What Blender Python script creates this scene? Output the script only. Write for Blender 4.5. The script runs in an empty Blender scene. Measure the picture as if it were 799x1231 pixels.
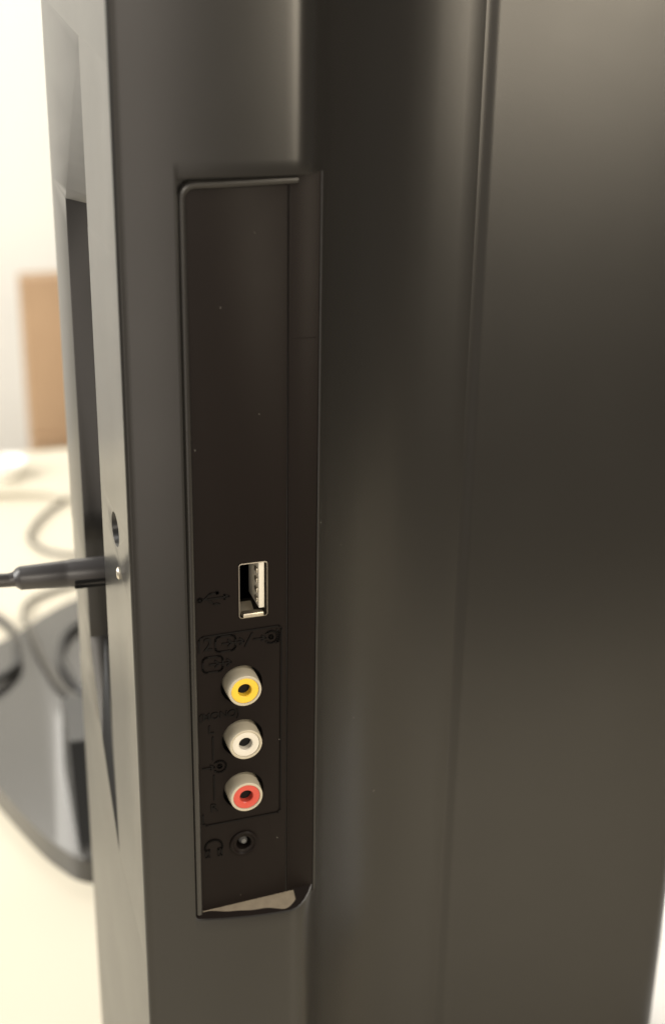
import bpy, bmesh, math, random
from mathutils import Matrix, Vector
random.seed(7)
S = 0.001                                   # everything below is written in millimetres
scene = bpy.context.scene
COL = scene.collection

# ------------------------------------------------------------------ camera
cam_d = bpy.data.cameras.new('camera'); cam = bpy.data.objects.new('camera', cam_d); COL.objects.link(cam)
f = 1700.0; W, H = 799.0, 1231.0
def nrm(v): return v.normalized()
down = nrm(Vector((-67, 4135, f)))
U = Vector((5734, -760, f)); U = nrm(U - down * U.dot(down))
Zc = -down; Yc = Zc.cross(U)
R = Matrix((U, Yc, Zc)).transposed()        # world axes seen by the camera (x right, y down, z forward)
t = Vector((290 - 399.5, 822 - 615.5, f)) / f * 320.0
CAM = -(R.transposed() @ t)
right = Vector(R[0]); dn = Vector(R[1]); fw = Vector(R[2])
m = Matrix.Identity(4)
for i in range(3):
    m[i][0] = right[i]; m[i][1] = -dn[i]; m[i][2] = -fw[i]; m[i][3] = CAM[i] * S
cam.matrix_world = m
cam_d.sensor_fit = 'VERTICAL'; cam_d.sensor_height = 36.0; cam_d.lens = 36.0 * f / H
cam_d.clip_start = 0.01; cam_d.clip_end = 20
cam_d.dof.use_dof = True; cam_d.dof.focus_distance = 0.318
cam_d.dof.aperture_fstop = (cam_d.lens * S) / 0.0046 
scene.camera = cam

# ------------------------------------------------------------------ world, lamps, exposure
world = bpy.data.worlds.new('World'); scene.world = world; world.use_nodes = True
bg = world.node_tree.nodes['Background']
bg.inputs[0].default_value = (1.0, 0.93, 0.85, 1); bg.inputs[1].default_value = 0.10
vs = scene.view_settings
vs.view_transform = 'Standard'; vs.look = 'None'; vs.gamma = 1; vs.use_curve_mapping = False; vs.exposure = 0.0
def lamp(name, loc, aim, sx, sy, power, color):
    d = bpy.data.lights.new(name, 'AREA'); d.shape = 'RECTANGLE'; d.size = sx * S; d.size_y = sy * S
    d.energy = power; d.color = color
    o = bpy.data.objects.new(name, d); COL.objects.link(o)
    o.location = Vector(loc) * S
    o.rotation_euler = (Vector(aim) - Vector(loc)).to_track_quat('-Z', 'Y').to_euler()
    return o
lamp('window_light', (-1100, 450, 800), (150, 900, -50), 900, 1300, 52, (1.0, 0.98, 0.935))
lamp('far_reflection_light', (330, 1560, 800), (-30, 250, -190), 1300, 800, 16.0, (1.0, 0.96, 0.88))  # unseen lamp added to mirror brightly in the stand foot
lamp('room_window', (590, -1400, 340), (40, 0, 80), 560, 700, 17.0, (1.0, 0.87, 0.67))
lamp('front_soft_light', (-420, -1150, 520), (0, 0, 0), 450, 450, 6.6, (1.0, 0.91, 0.78))  # unseen soft lamp giving the frontal light on the sockets
lamp('table_fill_light', (850, -750, 1050), (180, -180, -190), 500, 500, 12.0, (1.0, 0.92, 0.82))  # added fill, brightens the front table mirrored in the back cover
lamp('face_fill_light', (-470, -1500, -150), (0, 0, 0), 460, 1100, 4.3, (1.0, 0.88, 0.76))  # unseen fill added so the curved face mirrors something bright

# ------------------------------------------------------------------ materials
def mat(name, col, rough=0.5, spec=0.5, metal=0.0, bump=0.0, bscale=2500, var=0.0, vscale=40, col2=None, coat=0.0, rv=0.08):
    M = bpy.data.materials.new(name); M.use_nodes = True
    nt = M.node_tree; b = nt.nodes['Principled BSDF']
    b.inputs['Base Color'].default_value = (*col, 1); b.inputs['Roughness'].default_value = rough
    b.inputs['Specular IOR Level'].default_value = spec; b.inputs['Metallic'].default_value = metal
    b.inputs['Coat Weight'].default_value = coat
    tc = nt.nodes.new('ShaderNodeTexCoord')
    if bump:
        n = nt.nodes.new('ShaderNodeTexNoise'); n.inputs['Scale'].default_value = bscale; n.inputs['Detail'].default_value = 3
        nt.links.new(tc.outputs['Object'], n.inputs['Vector'])
        bp = nt.nodes.new('ShaderNodeBump'); bp.inputs['Strength'].default_value = bump; bp.inputs['Distance'].default_value = 0.0002
        nt.links.new(n.outputs['Fac'], bp.inputs['Height']); nt.links.new(bp.outputs['Normal'], b.inputs['Normal'])
    if var or col2:
        n2 = nt.nodes.new('ShaderNodeTexNoise'); n2.inputs['Scale'].default_value = vscale; n2.inputs['Detail'].default_value = 5
        nt.links.new(tc.outputs['Object'], n2.inputs['Vector'])
        mx = nt.nodes.new('ShaderNodeMix'); mx.data_type = 'RGBA'
        c2 = col2 if col2 else tuple(c * (1 - var) for c in col)
        mx.inputs[6].default_value = (*col, 1); mx.inputs[7].default_value = (*c2, 1)
        nt.links.new(n2.outputs['Fac'], mx.inputs[0]); nt.links.new(mx.outputs[2], b.inputs['Base Color'])
        mr = nt.nodes.new('ShaderNodeMapRange'); mr.inputs[3].default_value = rough * (1 - rv); mr.inputs[4].default_value = min(1, rough * (1 + rv))
        nt.links.new(n2.outputs['Fac'], mr.inputs[0]); nt.links.new(mr.outputs[0], b.inputs['Roughness'])
    return M
M_case = mat('charcoal_case_plastic', (0.0135, 0.0126, 0.0115), 0.29, 0.5, bump=0.04, bscale=2500, var=0.2, vscale=45, rv=0.1)
M_panel = mat('black_panel_plastic', (0.0095, 0.0072, 0.0064), 0.42, 0.07, bump=0.04, bscale=3000, var=0.15, vscale=80)
M_mark = mat('shaded_moulded_marking', (0.0025, 0.002, 0.002), 0.55, 0.12)  # near-black colour stands in for the shading of the relief
M_bead = mat('satin_black_bead', (0.018, 0.017, 0.016), 0.24, 0.55, var=0.1)
M_hole = mat('dark_socket_inside', (0.004, 0.004, 0.004), 0.7, 0.2)
M_cream = mat('cream_white_plastic', (0.43, 0.39, 0.30), 0.42, 0.5, var=0.10, vscale=300)
M_white = mat('white_plastic', (0.60, 0.57, 0.50), 0.38, 0.5, var=0.05, vscale=300)
M_yellow = mat('yellow_plastic', (0.72, 0.48, 0.04), 0.36, 0.5, var=0.06, vscale=300)
M_red = mat('red_plastic', (0.50, 0.065, 0.045), 0.36, 0.5, var=0.06, vscale=300)
M_metal = mat('plated_steel', (0.55, 0.51, 0.43), 0.42, 0.5, metal=1.0, var=0.1, vscale=400)
M_brass = mat('dull_contact_metal', (0.30, 0.24, 0.16), 0.4, 0.5, metal=1.0)
M_contact = mat('grey_contact', (0.10, 0.10, 0.10), 0.35, 0.5)
M_shell = mat('dull_socket_shell', (0.22, 0.20, 0.17), 0.5, 0.5, metal=1.0)
M_rubber = mat('black_rubber', (0.045, 0.042, 0.042), 0.36, 0.5, bump=0.1, bscale=2500, var=0.1, vscale=100)
M_table = mat('cream_table_laminate', (0.61, 0.555, 0.44), 0.45, 0.4, var=0.06, vscale=9)
M_wall = mat('white_painted_wall', (0.84, 0.82, 0.76), 0.8, 0.3, bump=0.2, bscale=120, var=0.03, vscale=3)
M_floor = mat('pale_floor', (0.50, 0.44, 0.36), 0.5, 0.4, var=0.1, vscale=5)
M_wood = mat('light_brown_wood', (0.36, 0.235, 0.135), 0.5, 0.4, col2=(0.24, 0.15, 0.08), vscale=14)
M_cloth = mat('white_cloth', (0.84, 0.84, 0.83), 0.9, 0.2, bump=0.3, bscale=300)
M_gloss = mat('glossy_grey_stand', (0.035, 0.033, 0.03), 0.2, 0.6, coat=0.5)
M_black = mat('black_stand_neck', (0.012, 0.012, 0.012), 0.3, 0.5)
M_greycord = mat('grey_cable_sheath', (0.075, 0.068, 0.055), 0.45, 0.5, var=0.1)
M_blackcord = mat('black_cable_sheath', (0.02, 0.019, 0.018), 0.4, 0.5, var=0.1)
M_ceramic = mat('white_glaze', (0.85, 0.84, 0.80), 0.12, 0.6)
M_lit_ledge_dust = mat('beige_lit_dust', (0.22, 0.19, 0.145), 0.95, 0.1, bump=0.4, bscale=4000, col2=(0.12, 0.102, 0.08), vscale=500)  # dust tone raised to carry the light on the ledge
M_dust = mat('pale_dust', (0.7, 0.68, 0.62), 0.9, 0.2)

# ------------------------------------------------------------------ helpers
def finish(name, bm, material, parent=None, smooth=30.0):
    bmesh.ops.recalc_face_normals(bm, faces=bm.faces[:])
    me = bpy.data.meshes.new(name); bm.to_mesh(me); bm.free()
    o = bpy.data.objects.new(name, me); COL.objects.link(o)
    if material: me.materials.append(material)
    if smooth:
        for p in me.polygons: p.use_smooth = True
        try: me.set_sharp_from_angle(angle=math.radians(smooth))
        except Exception: pass
    if parent is not None: o.parent = parent
    return o
def V(x, y, z): return Vector((x * S, y * S, z * S))
def box(bm, x0, x1, y0, y1, z0, z1, bev=0.0):
    vs = [bm.verts.new(V(x, y, z)) for x in (x0, x1) for y in (y0, y1) for z in (z0, z1)]
    fs = [(0,1,3,2),(4,6,7,5),(0,4,5,1),(2,3,7,6),(0,2,6,4),(1,5,7,3)]
    faces = [bm.faces.new([vs[i] for i in q]) for q in fs]
    if bev:
        bmesh.ops.recalc_face_normals(bm, faces=faces)
        es = list({e for fc in faces for e in fc.edges})
        bmesh.ops.bevel(bm, geom=es, offset=bev * S, segments=2, affect='EDGES', profile=0.5)
def prism(bm, pts, z0, z1):                  # pts in (x, y), extruded along z
    a = [bm.verts.new(V(x, y, z0)) for x, y in pts]; b = [bm.verts.new(V(x, y, z1)) for x, y in pts]
    n = len(pts)
    bm.faces.new(a); bm.faces.new(b[::-1])
    for i in range(n): bm.faces.new((a[i], b[i], b[(i+1) % n], a[(i+1) % n]))
def hull(bm, pts):
    vs = [bm.verts.new(V(*p)) for p in pts]
    bmesh.ops.convex_hull(bm, input=vs)
def lathe(bm, prof, cx, cz, seg=40, y0=0.0):   # prof in (radius, y); axis along y; toward camera = -y
    rings = []
    for r, y in prof:
        if r < 1e-6: rings.append([bm.verts.new(V(cx, y + y0, cz))])
        else: rings.append([bm.verts.new(V(cx + r*math.cos(2*math.pi*k/seg), y + y0, cz + r*math.sin(2*math.pi*k/seg))) for k in range(seg)])
    for a, b in zip(rings, rings[1:]):
        for k in range(seg):
            k2 = (k+1) % seg
            if len(a) == 1 and len(b) == 1: continue
            if len(a) == 1: bm.faces.new((a[0], b[k], b[k2]))
            elif len(b) == 1: bm.faces.new((a[k], b[0], a[k2]))
            else: bm.faces.new((a[k], b[k], b[k2], a[k2]))
def catmull(pts, n=10):
    P = [Vector(p) for p in pts]; out = []
    for i in range(len(P) - 1):
        p0 = P[max(i-1, 0)]; p1 = P[i]; p2 = P[i+1]; p3 = P[min(i+2, len(P)-1)]
        for k in range(n):
            u = k / n
            out.append(0.5*((2*p1) + (p2-p0)*u + (2*p0-5*p1+4*p2-p3)*u*u + (3*p1-p0-3*p2+p3)*u**3))
    out.append(P[-1]); return out
def tube(bm, path, radii, seg=12, cap=True):
    P = [Vector(p) for p in path]
    if not isinstance(radii, (list, tuple)): radii = [radii] * len(P)
    rings = []; ref = None
    for i, p in enumerate(P):
        tg = (P[min(i+1, len(P)-1)] - P[max(i-1, 0)]).normalized()
        if ref is None:
            ref = Vector((0, 0, 1)) if abs(tg.z) < 0.9 else Vector((0, 1, 0))
        a = (ref - tg * ref.dot(tg)).normalized(); b = tg.cross(a); ref = a
        r = radii[i]
        rings.append([bm.verts.new((p + a*r*math.cos(2*math.pi*k/seg) + b*r*math.sin(2*math.pi*k/seg)) * S) for k in range(seg)])
    for a, b in zip(rings, rings[1:]):
        for k in range(seg): bm.faces.new((a[k], b[k], b[(k+1) % seg], a[(k+1) % seg]))
    if cap: bm.faces.new(rings[0]); bm.faces.new(rings[-1][::-1])
def thing(name, label, cat, loc=(0, 0, 0), group=None):
    o = bpy.data.objects.new(name, None); COL.objects.link(o); o.location = V(*loc)
    o.empty_display_size = 0.02
    o['label'] = label; o['category'] = cat
    if group: o['group'] = group
    return o
def adopt(o, root):                          # child built in world coordinates
    o.parent = root; o.matrix_parent_inverse = Matrix.Translation(root.location).inverted()
    return o
def tag(o, label, cat, group=None):
    o['label'] = label; o['category'] = cat
    if group: o['group'] = group
def struct(o): o['kind'] = 'structure'; return o
def carve(o, cutters, bev=0.0):
    for c in cutters:
        md = o.modifiers.new('b', 'BOOLEAN'); md.operation = 'DIFFERENCE'; md.object = c; md.solver = 'EXACT'
    if bev:
        bv = o.modifiers.new('bev', 'BEVEL'); bv.width = bev * S; bv.segments = 2; bv.limit_method = 'ANGLE'; bv.angle_limit = math.radians(38)
    dg = bpy.context.evaluated_depsgraph_get(); dg.update()
    me = bpy.data.meshes.new_from_object(o.evaluated_get(dg))
    o.modifiers.clear(); old = o.data; o.data = me; me.name = o.name; bpy.data.meshes.remove(old)
    for c in cutters:
        cm = c.data; bpy.data.objects.remove(c); bpy.data.meshes.remove(cm)
    for p in me.polygons: p.use_smooth = True
    me.set_sharp_from_angle(angle=math.radians(30))
def cutter(fn):
    bm = bmesh.new(); fn(bm); return finish('cutter', bm, None, smooth=0)
def arc(cx, cy, r, a0, a1, n=8):
    return [(cx + r*math.cos(math.radians(a0+(a1-a0)*k/n)), cy + r*math.sin(math.radians(a0+(a1-a0)*k/n))) for k in range(n+1)]

# ------------------------------------------------------------------ setting
TZ = -190.0
bm = bmesh.new(); box(bm, -3000, 3000, -2500, 1600, -930, -900); struct(finish('floor', bm, M_floor, smooth=0))
bm = bmesh.new(); box(bm, -3000, 3000, 1600, 1700, -900, 1600); struct(finish('wall', bm, M_wall, smooth=0))
tb = thing('table', 'cream topped table under the television and cables', 'table', (0, 200, -900))
bm = bmesh.new(); box(bm, -420, 620, -300, 700, TZ-28, TZ, 2.5); adopt(finish('tabletop', bm, M_table), tb)
for sx in (-380, 580):
    for sy in (-260, 660):
        bm = bmesh.new(); box(bm, sx-20, sx+20, sy-20, sy+20, -900, TZ-28, 2); adopt(finish('leg', bm, M_table), tb)

# ------------------------------------------------------------------ television: housing
tv = thing('television', 'charcoal plastic television seen from its side with a sunken column of sockets', 'television', (40, 50, TZ))
ZB, ZT = -184.0, 420.0
prof = [(-24, 100-6)]
prof += [(-24, 1.4)] + arc(-23.1, 1.3, 0.9, 180, 262, 6)
prof += [(-23 + 33*k/26, 0.42 - 33*(0.24*k/26 - 0.095*(k/26)**2)) for k in range(0, 27)] + [(11.0, -4.36), (12.2, -4.20), (13.4, -3.70), (14.6, -2.95), (15.7, -2.0), (16.7, -0.85), (17.7, 0.5), (18.7, 1.9), (20.2, 4.0), (22, 5.8), (25, 8.6), (30, 12.7), (35, 16.1), (40, 18.6), (45, 20.2), (51, 21.15), (57, 21.55), (61.6, 21.62), (62, 22.4), (65.5, 22.6), (65.5, 100)]
prof += arc(-18, 94, 6, 90, 172, 6)
def stack_prism(bm, pts, levels):            # like prism, with rings at several heights
    rings = [[bm.verts.new(V(x, y, z)) for x, y in pts] for z in levels]; n = len(pts)
    bm.faces.new(rings[0]); bm.faces.new(rings[-1][::-1])
    for a, b in zip(rings, rings[1:]):
        for i in range(n): bm.faces.new((a[i], b[i], b[(i+1) % n], a[(i+1) % n]))
bm = bmesh.new(); stack_prism(bm, prof, [ZB] + [-170.3 + 8.7*k for k in range(38)] + [190, 260, ZT])
housing = finish('housing', bm, M_case, smooth=0)
cuts = []
def notch(bm):
    hull(bm, [(-12.2, -30, 113.4), (40, -30, 114.0), (40, 0, 114.0), (-12.2, 0, 113.4),
              (-12.2, -30, -80.9), (40, -30, -78.0), (40, 0, -57.4), (-12.2, 0, -60.3)])
cuts.append(cutter(notch))
cuts.append(cutter(lambda bm: box(bm, -10.6, 10.6, -1, 9, -58.0, 112.6)))          # well behind the port panel
cuts.append(cutter(lambda bm: hull(bm, [(-30, 36.5, 98), (-30, 70, 98), (-5, 70, 98), (-5, 36.5, 98), (-30, 36.5, -20), (-30, 70, -20), (-5, 70, -20), (-5, 36.5, -20)])))
def scoop(bm):
    N = 12; prev = None
    for k in range(N+1):
        u = k/N; z = 137.0 - 39.5*u; yf = 36.6 + 33.7*u; dp = 0.4 + 3.0*u + 13.0*u**2.5
        row = [bm.verts.new(V(*p)) for p in ((-30, 36.2, z), (-24 + dp, 36.2, z), (-24, yf, z), (-30, yf, z))]
        if prev is None: bm.faces.new(row)
        else:
            for q in range(4): bm.faces.new((prev[q], prev[(q+1) % 4], row[(q+1) % 4], row[q]))
        prev = row
    bm.faces.new(prev[::-1]); bmesh.ops.triangulate(bm, faces=bm.faces[:])
cuts.append(cutter(scoop))
cuts.append(cutter(lambda bm: hull(bm, [(-24, 36.2, -66), (-30, 36.2, -80), (-24, 70.3, -19.5), (-30, 70.3, -19.5), (-20, 70.3, -19.5), (-20, 36.2, -19.5), (-30, 36.2, -19.5)])))
cuts.append(cutter(lambda bm: box(bm, -27, -20.5, 93, 97, -36, 6)))                 # slot in the front edge
def oval(bm):
    n = 24
    a = [bm.verts.new(V(-27, 17.8+5.2*math.cos(2*math.pi*k/n), 33.5+4.4*math.sin(2*math.pi*k/n))) for k in range(n)]
    b = [bm.verts.new(V(-20.5, 17.8+4.2*math.cos(2*math.pi*k/n), 33.5+3.4*math.sin(2*math.pi*k/n))) for k in range(n)]
    bm.faces.new(a); bm.faces.new(b[::-1])
    for k in range(n): bm.faces.new((a[k], b[k], b[(k+1) % n], a[(k+1) % n]))
cuts.append(cutter(oval))
carve(housing, cuts, 0.35)
adopt(housing, tv)

# back cover beyond the ridge
prof = [(61.0, 60), (61.0, 21.61)] + [(61.0 + 3.6*k/14, 21.61 - 0.52*(0.5-0.5*math.cos(math.pi*k/14))) for k in range(1, 15)] + [(67, 20.95), (80, 20.2), (100, 19.1), (126, 18.2)] + arc(128.3, 24.2, 6.0, -98, 0, 8) + [(134.3, 60)]
bm = bmesh.new(); prism(bm, prof, ZB, ZT); adopt(finish('back_cover', bm, M_case), tv)
# feet under the housing
for fx in (-10, 105):
    for fy in (30, 52):
        bm = bmesh.new(); box(bm, fx-8, fx+8, fy-8, fy+8, TZ, ZB, 0.6); adopt(finish('foot', bm, M_rubber), tv)

# ------------------------------------------------------------------ port panel
bm = bmesh.new(); box(bm, -10.4, 10.5, -0.35, 1.6, -61.6, 112.2, 0.15)
panel = finish('port_panel', bm, M_panel, smooth=0)
RCA = [(0.0, 0.0), (0.1, -13.95), (0.15, -28.05)]
pc = [cutter(lambda bm: box(bm, -0.55, 6.25, -3, 4, 16.5, 30.05, 0.5))]
for x, z in RCA:
    pc.append(cutter(lambda bm, x=x, z=z: lathe(bm, [(0, -3), (4.85, -3), (4.85, 4), (0, 4)], x, z, 40)))
pc.append(cutter(lambda bm: lathe(bm, [(0, -3), (2.6, -3), (2.6, 4), (0, 4)], 0.1, -42.8, 32)))
carve(panel, pc, 0.0)
adopt(panel, tv)
# bead round the left and top of the notch
path = [(-11.2, -0.9, -60.3), (-11.2, -0.9, 108.8)] + [(-8.6 + 2.6*math.cos(math.radians(a)), -0.9, 109.4 + 2.6*math.sin(math.radians(a))) for a in (165, 150, 135, 120, 105, 90)] + [(-4, -1.2, 112.05), (12.0, -1.9, 112.5)]
bm = bmesh.new(); tube(bm, path, 0.88, 14); adopt(finish('bead', bm, M_bead), tv)
# thin edge where the notch meets the back
bm = bmesh.new(); tube(bm, [(17.75, 0.1, -60.5), (17.75, 0.1, 113.6)], 0.32, 8); adopt(finish('edge_strip', bm, M_case), tv)
bm = bmesh.new(); box(bm, 10.75, 11.15, -0.55, 0.6, -58.8, 113.0, 0.1); adopt(finish('edge_strip', bm, M_panel), tv)
bm = bmesh.new(); box(bm, 11.25, 17.35, -0.1, 0.4, -61.9, 113.75, 0.05); adopt(finish('trim_strip', bm, M_panel), tv)
bm = bmesh.new(); box(bm, 11.3, 17.3, -0.18, 0.5, 79.5, 79.65); adopt(finish('seam', bm, M_panel, smooth=0), tv)

# ------------------------------------------------------------------ moulded markings (relief on the panel)
Y0 = -0.35
def stroke(bm, pts, w=0.42, hgt=0.16, closed=False):
    P = [Vector((p[0], p[1])) for p in pts]
    n = len(P)
    for i in range(n if closed else n-1):
        a = P[i]; b = P[(i+1) % n]; d = (b-a)
        if d.length < 1e-6: continue
        d.normalize(); q = Vector((-d.y, d.x)) * w/2
        a2 = a - d*w*0.35; b2 = b + d*w*0.35
        base = [a2+q, b2+q, b2-q, a2-q]
        lo = [bm.verts.new(V(v.x, Y0+0.1, v.y)) for v in base]; hi = [bm.verts.new(V(v.x*1.0, Y0-hgt, v.y)) for v in base]
        bm.faces.new(hi)
        for k in range(4): bm.faces.new((lo[k], lo[(k+1) % 4], hi[(k+1) % 4], hi[k]))
def symbol(name, strokes, w=0.42):
    bm = bmesh.new()
    for i, s in enumerate(strokes):
        closed = s[0] == 'c'
        stroke(bm, s[1:] if closed else s, w, 0.24 + 0.004*i, closed)
    o = finish(name, bm, M_mark, smooth=0); o.parent = panel; return o
def circ(cx, cz, r, a0=0, a1=360, n=20):
    return [(cx + r*math.cos(math.radians(a0+(a1-a0)*k/n)), cz + r*math.sin(math.radians(a0+(a1-a0)*k/n))) for k in range(n+1)]
def rrect(x0, x1, z0, z1, r):
    p = []
    for cx, cz, a in ((x1-r, z1-r, 0), (x0+r, z1-r, 90), (x0+r, z0+r, 180), (x1-r, z0+r, 270)): p += circ(cx, cz, r, a, a+90, 4)
    return p
# trident
symbol('usb_symbol', [[(-9.3, 22.4), (-3.6, 22.5)], circ(-9.2, 22.4, 0.45, n=8), [(-8.2, 22.4), (-6.9, 23.7), (-5.6, 23.7)], circ(-5.3, 23.7, 0.25, n=6),
                      [(-7.4, 22.4), (-6.2, 21.1), (-5.2, 21.1)], [(-5.3, 20.9), (-4.8, 20.9)], [(-3.7, 23.0), (-2.7, 22.5), (-3.7, 22.0), (-3.7, 23.0)]], 0.36)
# frame round the three jacks
symbol('frame_line', [[(-9.6, 9.6), (-9.6, 12.6), (-8.8, 13.3), (8.7, 13.7), (9.3, 13.0), (9.1, -35.0), (8.4, -35.8), (-8.9, -36.2), (-9.6, -35.5), (-9.6, -33.2)]], 0.36)
def video_in(x0, z0, s=1.0):
    return [['c'] + rrect(x0, x0+4.6*s, z0-1.9*s, z0+1.9*s, 1.0*s), [(x0+1.6*s, z0), (x0+3.0*s, z0)], [(x0+2.9*s, z0+0.8*s), (x0+3.7*s, z0), (x0+2.9*s, z0-0.8*s)],
            [(x0+3.7*s, z0), (x0+6.4*s, z0)], [(x0+5.6*s, z0+0.8*s), (x0+6.5*s, z0), (x0+5.6*s, z0-0.8*s)]]
symbol('video_symbol', video_in(-5.9, 11.0), 0.38)
symbol('video_symbol', video_in(-8.9, 6.2), 0.38)
symbol('slash', [[(0.9, 9.6), (2.5, 12.7)]], 0.40)
def audio_in(x0, z0):
    return [[(x0, z0), (x0+2.6, z0)], [(x0+1.9, z0+0.6), (x0+2.7, z0), (x0+1.9, z0-0.6)], circ(x0+4.0, z0, 1.5, -140, 140, 14), circ(x0+4.0, z0, 0.45, n=8)]
symbol('audio_symbol', audio_in(2.9, 11.1) + [circ(6.4, 11.1, 2.5, -42, 42, 8)], 0.38)
symbol('audio_symbol', audio_in(-9.4, -20.6), 0.38)
symbol('channel_line', [[(-6.9, -12.6), (-6.9, -18.6)]], 0.36)
symbol('channel_line', [[(-6.8, -22.8), (-6.8, -29.4)]], 0.36)
symbol('headphone_symbol', [circ(-7.2, -42.6, 2.1, -20, 200, 16), [(-9.1, -43.2), (-9.1, -45.0), (-8.3, -45.0), (-8.3, -43.2), (-9.1, -43.2)], [(-5.3, -43.2), (-5.3, -45.0), (-6.1, -45.0), (-6.1, -43.2), (-5.3, -43.2)]], 0.42)
def letters(name, txt, x, z, size):
    cu = bpy.data.curves.new(name, 'FONT'); cu.body = txt; cu.size = size * S; cu.extrude = 0.18 * S; cu.align_x = 'CENTER'; cu.align_y = 'CENTER'; cu.offset = 0.04 * S
    tmp = bpy.data.objects.new('tmp', cu); COL.objects.link(tmp)
    dg = bpy.context.evaluated_depsgraph_get(); dg.update()
    me = bpy.data.meshes.new_from_object(tmp.evaluated_get(dg)); me.name = name
    me.transform(Matrix.Translation(V(x, Y0-0.05, z)) @ Matrix.Rotation(math.pi/2, 4, 'X'))
    bpy.data.objects.remove(tmp); bpy.data.curves.remove(cu)
    me.materials.clear(); me.materials.append(M_mark)
    o = bpy.data.objects.new(name, me); COL.objects.link(o); o.parent = panel
letters('digit', '2', -7.6, 11.1, 4.4)
letters('lettering', '(MONO)', -5.3, -7.1, 2.5)
letters('lettering', 'L', -7.3, -10.6, 3.0)
letters('lettering', 'R', -7.0, -31.7, 3.0)

# ------------------------------------------------------------------ sockets
def part(name, bm, material, parent, smooth=30.0, label=None):
    o = finish(name, bm, material, None, smooth); o.parent = parent
    if label: o['label'] = label
    return o
def tvpart(name, bm, material, smooth=30.0, label=None):
    o = adopt(finish(name, bm, material, None, smooth), tv)
    if label: o['label'] = label
    return o
HB = 3.6
for (x, z), mt, cn in zip(RCA, (M_yellow, M_white, M_red), ('yellow', 'white', 'red')):
    bm = bmesh.new()
    lathe(bm, [(4.0, 3.4), (3.98, -1.0), (3.86, -HB+0.55), (3.78, -HB+0.15), (3.6, -HB), (3.33, -HB), (3.2, -HB+0.1), (3.12, -HB+0.4), (3.12, 3.4)], x, z, 56)
    b = tvpart('phono_socket', bm, M_cream if cn != 'white' else M_cream, label='%s phono socket in a cream barrel' % cn)
    bm = bmesh.new()
    lathe(bm, [(3.12, -HB+0.3), (2.9, -HB+0.22), (2.3, -HB+0.26), (1.72, -HB+0.36), (1.55, -HB+0.55), (1.45, 3.0)], x, z, 56)
    part('coloured_ring', bm, mt, b)
    bm = bmesh.new(); lathe(bm, [(0, 1.2 - HB + 0.9), (1.53, 1.2 - HB + 0.9)], x, z, 32)
    part('pin_hole', bm, M_hole, b)
    bm = bmesh.new(); lathe(bm, [(3.95, 2.6), (5.4, 2.6)], x, z, 32)
    part('seat', bm, M_hole, b)

# headphone socket
bm = bmesh.new()
lathe(bm, [(3.45, 0.0), (3.4, -0.75), (3.1, -1.0), (2.75, -0.95), (2.4, -0.6), (2.0, -0.5), (1.8, -0.35), (1.75, 8.0)], 0.1, -42.8, 48)
hp = tvpart('headphone_socket', bm, M_panel, label='small black headphone socket ring')
bm = bmesh.new(); lathe(bm, [(0, 0.5), (0.6, 0.7), (1.05, 1.4), (1.2, 3.2)], 0.45, -43.2, 32); part('contact', bm, M_contact, hp)

# usb socket: shell, tongue, springs, pins
bm = bmesh.new()
o_ = rrect(-0.45, 6.15, 16.6, 29.95, 0.7); i_ = rrect(-0.25, 5.95, 16.8, 29.75, 0.55)
n = len(o_)
def ring(pts, y): return [bm.verts.new(V(p[0], y, p[1])) for p in pts]
a = ring(o_, 3.5); b = ring(o_, -0.45); c = ring(i_, -0.5); d = ring(i_, 10.0)
for r1, r2 in ((a, b), (b, c), (c, d)):
    for k in range(n - 1): bm.faces.new((r1[k], r1[k+1], r2[k+1], r2[k]))
    bm.faces.new((r1[n-1], r1[0], r2[0], r2[n-1]))
usb = tvpart('usb_socket', bm, M_shell, label='plated usb socket standing upright with its white tongue on the right')
bm = bmesh.new(); box(bm, -0.3, 6.0, 9.0, 9.4, 16.7, 29.8); part('back_wall', bm, M_hole, usb, 0)
bm = bmesh.new(); box(bm, 0.5, 5.2, -0.62, 1.2, 16.75, 17.75, 0.2); part('shell_lip', bm, M_metal, usb)
bm = bmesh.new(); box(bm, 4.25, 5.55, 0.2, 9.0, 18.4, 29.5, 0.15); part('tongue', bm, M_white, usb)
for z in (20.2, 22.5, 24.9, 27.3):
    bm = bmesh.new(); box(bm, 3.85, 4.3, 0.7, 2.6, z-0.5, z+0.5, 0.08); part('pin', bm, M_metal, usb)
bm = bmesh.new(); hull(bm, [(0.3, 0.2, 17.0), (3.4, 0.2, 17.0), (3.4, 4.0, 18.6), (0.3, 4.0, 18.6), (0.3, 6.5, 17.0), (3.4, 6.5, 17.0)]); part('spring', bm, M_metal, usb, 0)
bm = bmesh.new(); hull(bm, [(-0.05, 1.0, 19), (-0.05, 1.0, 28), (0.9, 4.0, 20), (0.9, 4.0, 27), (-0.05, 7, 19), (-0.05, 7, 28)]); part('spring', bm, M_metal, usb, 0)

# screw head below the oval hole in the side
bm = bmesh.new()
rings = []
for r, x in ((1.15, -23.9), (1.15, -24.2), (0.8, -24.55), (0, -24.65)):
    rings.append([bm.verts.new(V(x, 15.4 + r*math.cos(2*math.pi*k/20), 23.8 + 1.3*r*math.sin(2*math.pi*k/20))) for k in range(20)] if r else [bm.verts.new(V(x, 15.4, 23.8))])
for a, b in zip(rings, rings[1:]):
    for k in range(20):
        if len(b) == 1: bm.faces.new((a[k], a[(k+1) % 20], b[0]))
        else: bm.faces.new((a[k], a[(k+1) % 20], b[(k+1) % 20], b[k]))
tvpart('screw', bm, M_metal)

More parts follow.
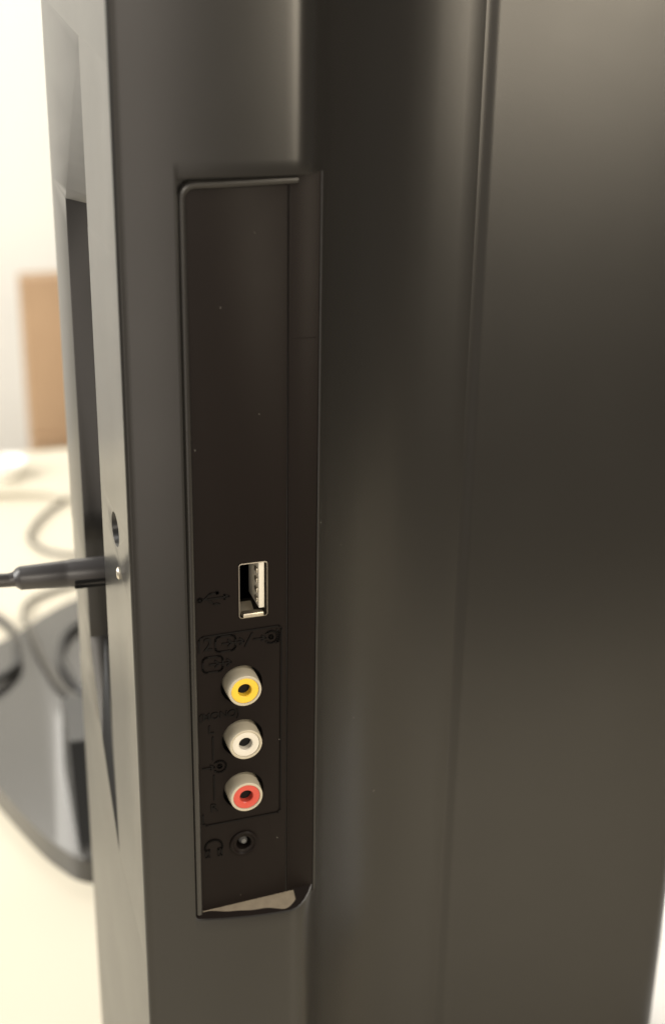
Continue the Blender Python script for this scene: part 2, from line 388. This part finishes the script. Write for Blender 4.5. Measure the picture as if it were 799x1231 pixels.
# dust on the plastic
bm = bmesh.new()
def surf_y(x):
    if x < -12: return 0.0
    if x < 11: return -0.36
    if x < 18: return -0.02
    pts = [(17.2, 0), (20.2, 4.0), (22, 5.8), (25, 8.6), (30, 12.7), (35, 16.1), (40, 18.6), (45, 20.2), (51, 21.3), (57, 21.9), (60.6, 22.0), (65, 22.1)]
    for (x0, y0), (x1, y1) in zip(pts, pts[1:]):
        if x <= x1: return y0 + (y1-y0)*(x-x0)/(x1-x0)
    return 21.8
for _ in range(14):
    x = random.choice([random.uniform(-10, 10), random.uniform(19, 60), random.uniform(19, 60)]); z = random.uniform(-110, 130)
    y = surf_y(x); r = random.choice([0.06, 0.07, 0.08, 0.1, 0.14])
    hull(bm, [(x + random.uniform(-r, r)*1.5, y - random.uniform(-0.05, r), z + random.uniform(-r, r)*1.3) for _ in range(7)])
d_ = tvpart('dust', bm, M_dust, 0); d_['kind'] = 'stuff'
ledge_z = lambda x, y: -60.3 + 2.9*(x+12.2)/52.2 + 0.687*y
def face_y(x):                                # front edge of the case at the foot of the notch
    u = (x+23)/33
    if x <= 10: return 0.42 - 33*(0.24*u - 0.095*u*u)
    pts = [(10, -4.37), (11, -4.36), (12.2, -4.2), (13.4, -3.7), (14.6, -2.95), (15.7, -2.0), (16.7, -0.85), (17.4, 0.0)]
    for (x0, y0), (x1, y1) in zip(pts, pts[1:]):
        if x <= x1: return y0 + (y1-y0)*(x-x0)/(x1-x0)
    return 0.0
bm = bmesh.new(); prev = None
for k in range(45):
    x = -11.9 + 29.0*k/44; y1 = min(face_y(x) + 0.32, -0.12)
    row = [bm.verts.new(V(x, 0.3, ledge_z(x, 0.3) + 0.05)), bm.verts.new(V(x, y1, ledge_z(x, y1) + 0.05)), bm.verts.new(V(x, y1 - 0.05, ledge_z(x, y1) - 0.3)), bm.verts.new(V(x, 0.3, ledge_z(x, 0.3) - 0.3))]
    if prev:
        for q in range(4): bm.faces.new((prev[q], row[q], row[(q+1) % 4], prev[(q+1) % 4]))
    else: bm.faces.new(row)
    prev = row
bm.faces.new(prev[::-1]); tvpart('ledge', bm, M_panel, 40)  # added dull black skin, hides the bright lamp reflection on the case
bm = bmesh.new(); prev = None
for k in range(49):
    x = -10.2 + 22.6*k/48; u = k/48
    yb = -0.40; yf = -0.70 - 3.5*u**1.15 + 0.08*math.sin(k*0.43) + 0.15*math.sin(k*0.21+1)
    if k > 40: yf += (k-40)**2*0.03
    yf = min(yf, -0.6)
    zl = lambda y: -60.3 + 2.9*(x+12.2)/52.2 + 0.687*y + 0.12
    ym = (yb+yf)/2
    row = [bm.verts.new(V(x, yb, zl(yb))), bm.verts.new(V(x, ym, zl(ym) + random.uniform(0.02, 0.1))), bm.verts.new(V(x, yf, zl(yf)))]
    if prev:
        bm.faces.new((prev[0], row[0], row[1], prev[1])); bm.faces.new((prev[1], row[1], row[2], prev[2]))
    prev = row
d_ = tvpart('dust', bm, M_lit_ledge_dust, 60, 'beige dust along the bottom ledge of the socket column, its colour carrying the light there'); d_['kind'] = 'stuff'

# ------------------------------------------------------------------ plug in the side of the television
pl = thing('plug', 'thick black plug with moulded grip pushed sideways into the television', 'plug', (-24, 55, 6.5))
bm = bmesh.new()
ax = [(-45.5, 55, 7.0), (-44.0, 55, 7.1), (-43.2, 55, 7.2), (-42.5, 55, 7.2), (-32, 55, 7.0), (-30.4, 55, 6.9), (-30, 55, 6.9), (-22, 55, 6.6), (-8, 55, 6.4)]
tube(bm, ax, [1.7, 1.9, 2.6, 3.0, 3.35, 3.4, 3.55, 3.75, 3.75], 20)
adopt(finish('grip', bm, M_rubber), pl)
for dz, dy in ((-0.7, -3.55), (-2.3, -2.75)):
    bm = bmesh.new(); box(bm, -29.5, -9, 55+dy-0.35, 55+dy+0.4, 6.5+dz-0.45, 6.5+dz+0.45, 0.2); adopt(finish('groove_strip', bm, M_hole), pl)  # dark raised strips stand in for the shaded grooves of the grip
bm = bmesh.new(); p_ = catmull([(-44, 55, 7.0), (-56, 55, 6.6), (-80, 56, 0), (-112, 60, -40), (-125, 75, -120), (-118, 110, -180), (-100, 160, TZ+2.0), (-60, 240, TZ+2.0), (-120, 330, TZ+2.0)], 8)
tube(bm, p_, 1.75, 12); adopt(finish('cable', bm, M_rubber), pl)

# ------------------------------------------------------------------ on the table behind
st = thing('display_stand', 'glossy black stand foot reflecting the light, with a rounded corner lying on the cream table', 'stand', (20, 310, TZ))
out = [(-17.5, 194), (-21, 199), (-29, 215), (-40, 247), (-50, 282), (-54, 318), (-50, 352), (-38, 378), (-20, 392), (14, 424), (60, 440), (120, 430), (150, 380), (150, 260), (120, 210), (60, 194), (0, 190), (-11, 190)]
op = [tuple(p) for p in catmull([(x, y, 0) for x, y in out] + [(out[0][0], out[0][1], 0)], 4)][:-1]
bm = bmesh.new(); prism(bm, [(p[0], p[1]) for p in op], TZ, TZ+11)
es = [e for e in bm.edges if abs(e.verts[0].co.z - (TZ+11)*S) < 1e-6 and abs(e.verts[1].co.z - (TZ+11)*S) < 1e-6]
bmesh.ops.bevel(bm, geom=es, offset=1.2*S, segments=2, affect='EDGES', profile=0.5)
adopt(finish('foot_plate', bm, M_gloss), st)
bm = bmesh.new(); hull(bm, [(-15.6, 201, TZ+10.5), (60, 199, TZ+10.5), (60, 262, TZ+10.5), (-13, 262, TZ+10.5), (-14.2, 226, TZ+44), (60, 226, TZ+44), (60, 262, TZ+44), (-12, 262, TZ+44)])
adopt(finish('neck', bm, M_black), st)

def cable(name, label, pts, r, material, group='cables lying on the table'):
    bm = bmesh.new(); tube(bm, catmull(pts, 10), r, 10)
    o = finish(name, bm, material); tag(o, label, 'cable', group); return o
c = TZ
cable('cable', 'thin grey cable curling on the bare cream table above the plug', [(80, 640, c+2), (38, 598, c+2), (18, 572, c+2), (7, 548, c+2), (5, 532, c+2), (14, 512, c+2), (40, 500, c+2), (90, 500, c+2)], 1.25, M_greycord)
cable('cable', 'long grey cable drooping in a wide arc over the stand foot', [(40, 470, c+2), (-2, 452, c+2), (-12, 425, c+5), (-12, 390, c+13.5), (-9, 352, c+13.5), (-2, 320, c+13.5), (20, 300, c+13.5), (70, 300, c+13.5)], 1.3, M_greycord)
cable('cable', 'dark cable looped tightly against the edge of the television', [(50, 390, c+13.5), (18, 392, c+13.5), (5, 380, c+14), (-1, 358, c+14), (0, 338, c+14), (6, 318, c+13.5), (30, 312, c+13.5), (70, 330, c+13.5)], 1.9, M_blackcord)
cable('cable', 'black cable bending down the left border beside the stand foot', [(-60, 480, c+2.5), (-30, 440, c+2.5), (-20, 415, c+3), (-20, 392, c+9), (-21, 372, c+14), (-24, 352, c+14), (-40, 335, c+14), (-75, 320, c+3)], 2.3, M_blackcord)

# far edge of the table
bw = thing('glint_dish', 'small glossy white dish added for a bright glint near the far edge of the table', 'glint_dish', (3, 652, TZ))  # glossy dish added to give a blurred bright highlight
bm = bmesh.new()
def lathez(bm, prof, cx, cy, z0, seg=32):
    rings = [[bm.verts.new(V(cx + r*math.cos(2*math.pi*k/seg), cy + r*math.sin(2*math.pi*k/seg), z0 + z)) for k in range(seg)] for r, z in prof]
    for a, b in zip(rings, rings[1:]):
        for k in range(seg): bm.faces.new((a[k], b[k], b[(k+1) % seg], a[(k+1) % seg]))
    bm.faces.new(rings[0]); bm.faces.new(rings[-1])
lathez(bm, [(7, 0), (9, 1), (12, 6), (13.5, 12), (12.8, 12.2), (11, 6), (7, 2)], 3, 652, TZ); adopt(finish('dish', bm, M_ceramic), bw)
cable('cable', 'white cable stretched along the far edge of the table', [(-80, 604, c+3), (-20, 612, c+3), (20, 606, c+3), (45, 590, c+3), (90, 585, c+3)], 1.9, M_cream)

# behind the table
wb = thing('wooden_board', 'light brown wooden board standing upright against white surroundings', 'board', (150, 1120, -900))
bm = bmesh.new(); box(bm, 66, 320, 1110, 1140, -900, -160, 3); adopt(finish('panel', bm, M_wood), wb)
bm = bmesh.new(); box(bm, 66, 320, 1104, 1109.5, -330, -322, 1); adopt(finish('rail', bm, M_wood), wb)
bm = bmesh.new(); bmesh.ops.create_uvsphere(bm, u_segments=40, v_segments=24, radius=1.0)
for v in bm.verts:
    x, y, z = v.co
    k = 1 + 0.05*math.sin(5*x+2*z) + 0.04*math.sin(7*y+3*x)
    sx = math.copysign(abs(x)**0.6, x); sy = math.copysign(abs(y)**0.7, y)
    v.co = V(205 + 130*sx*k, 1010 + 80*sy*k, -380 + 85*z*k)
cu = finish('cushion', bm, M_cloth); tag(cu, 'plump white cushion in front of the wooden board', 'cushion')
bed = thing('bed', 'low bed under a white sheet beneath the white cushion', 'bed', (200, 950, -900))
bm = bmesh.new(); box(bm, -500, 700, 760, 1103, -640, -455, 25); adopt(finish('mattress', bm, M_cloth), bed)
bm = bmesh.new(); box(bm, -510, 710, 750, 1103, -860, -642, 4); adopt(finish('bed_frame', bm, M_wood), bed)
for x in (-480, 680):
    for y in (780, 1070):
        bm = bmesh.new(); box(bm, x-20, x+20, y-20, y+20, -900, -860, 2); adopt(finish('leg', bm, M_wood), bed)
# white cloth to the right of the television
bm = bmesh.new()
nx, ny = 26, 18; g = []
for i in range(nx+1):
    row = []
    for j in range(ny+1):
        x = 150 + 170*i/nx; y = -20 + 240*j/ny
        row.append(bm.verts.new(V(x + 5*math.sin(j*0.9), y + 4*math.sin(i*0.7), TZ + 7 + 4.5*math.sin(i*0.9 + 0.5*math.sin(j*0.6)) + 1.2*math.sin(j*0.8+i*0.3))))
    g.append(row)
for i in range(nx):
    for j in range(ny): bm.faces.new((g[i][j], g[i+1][j], g[i+1][j+1], g[i][j+1]))
cl = finish('cloth', bm, M_cloth, smooth=180)
cl.modifiers.new('thick', 'SOLIDIFY').thickness = 0.0012
tag(cl, 'rumpled white cloth on the table at the rear of the television', 'cloth')
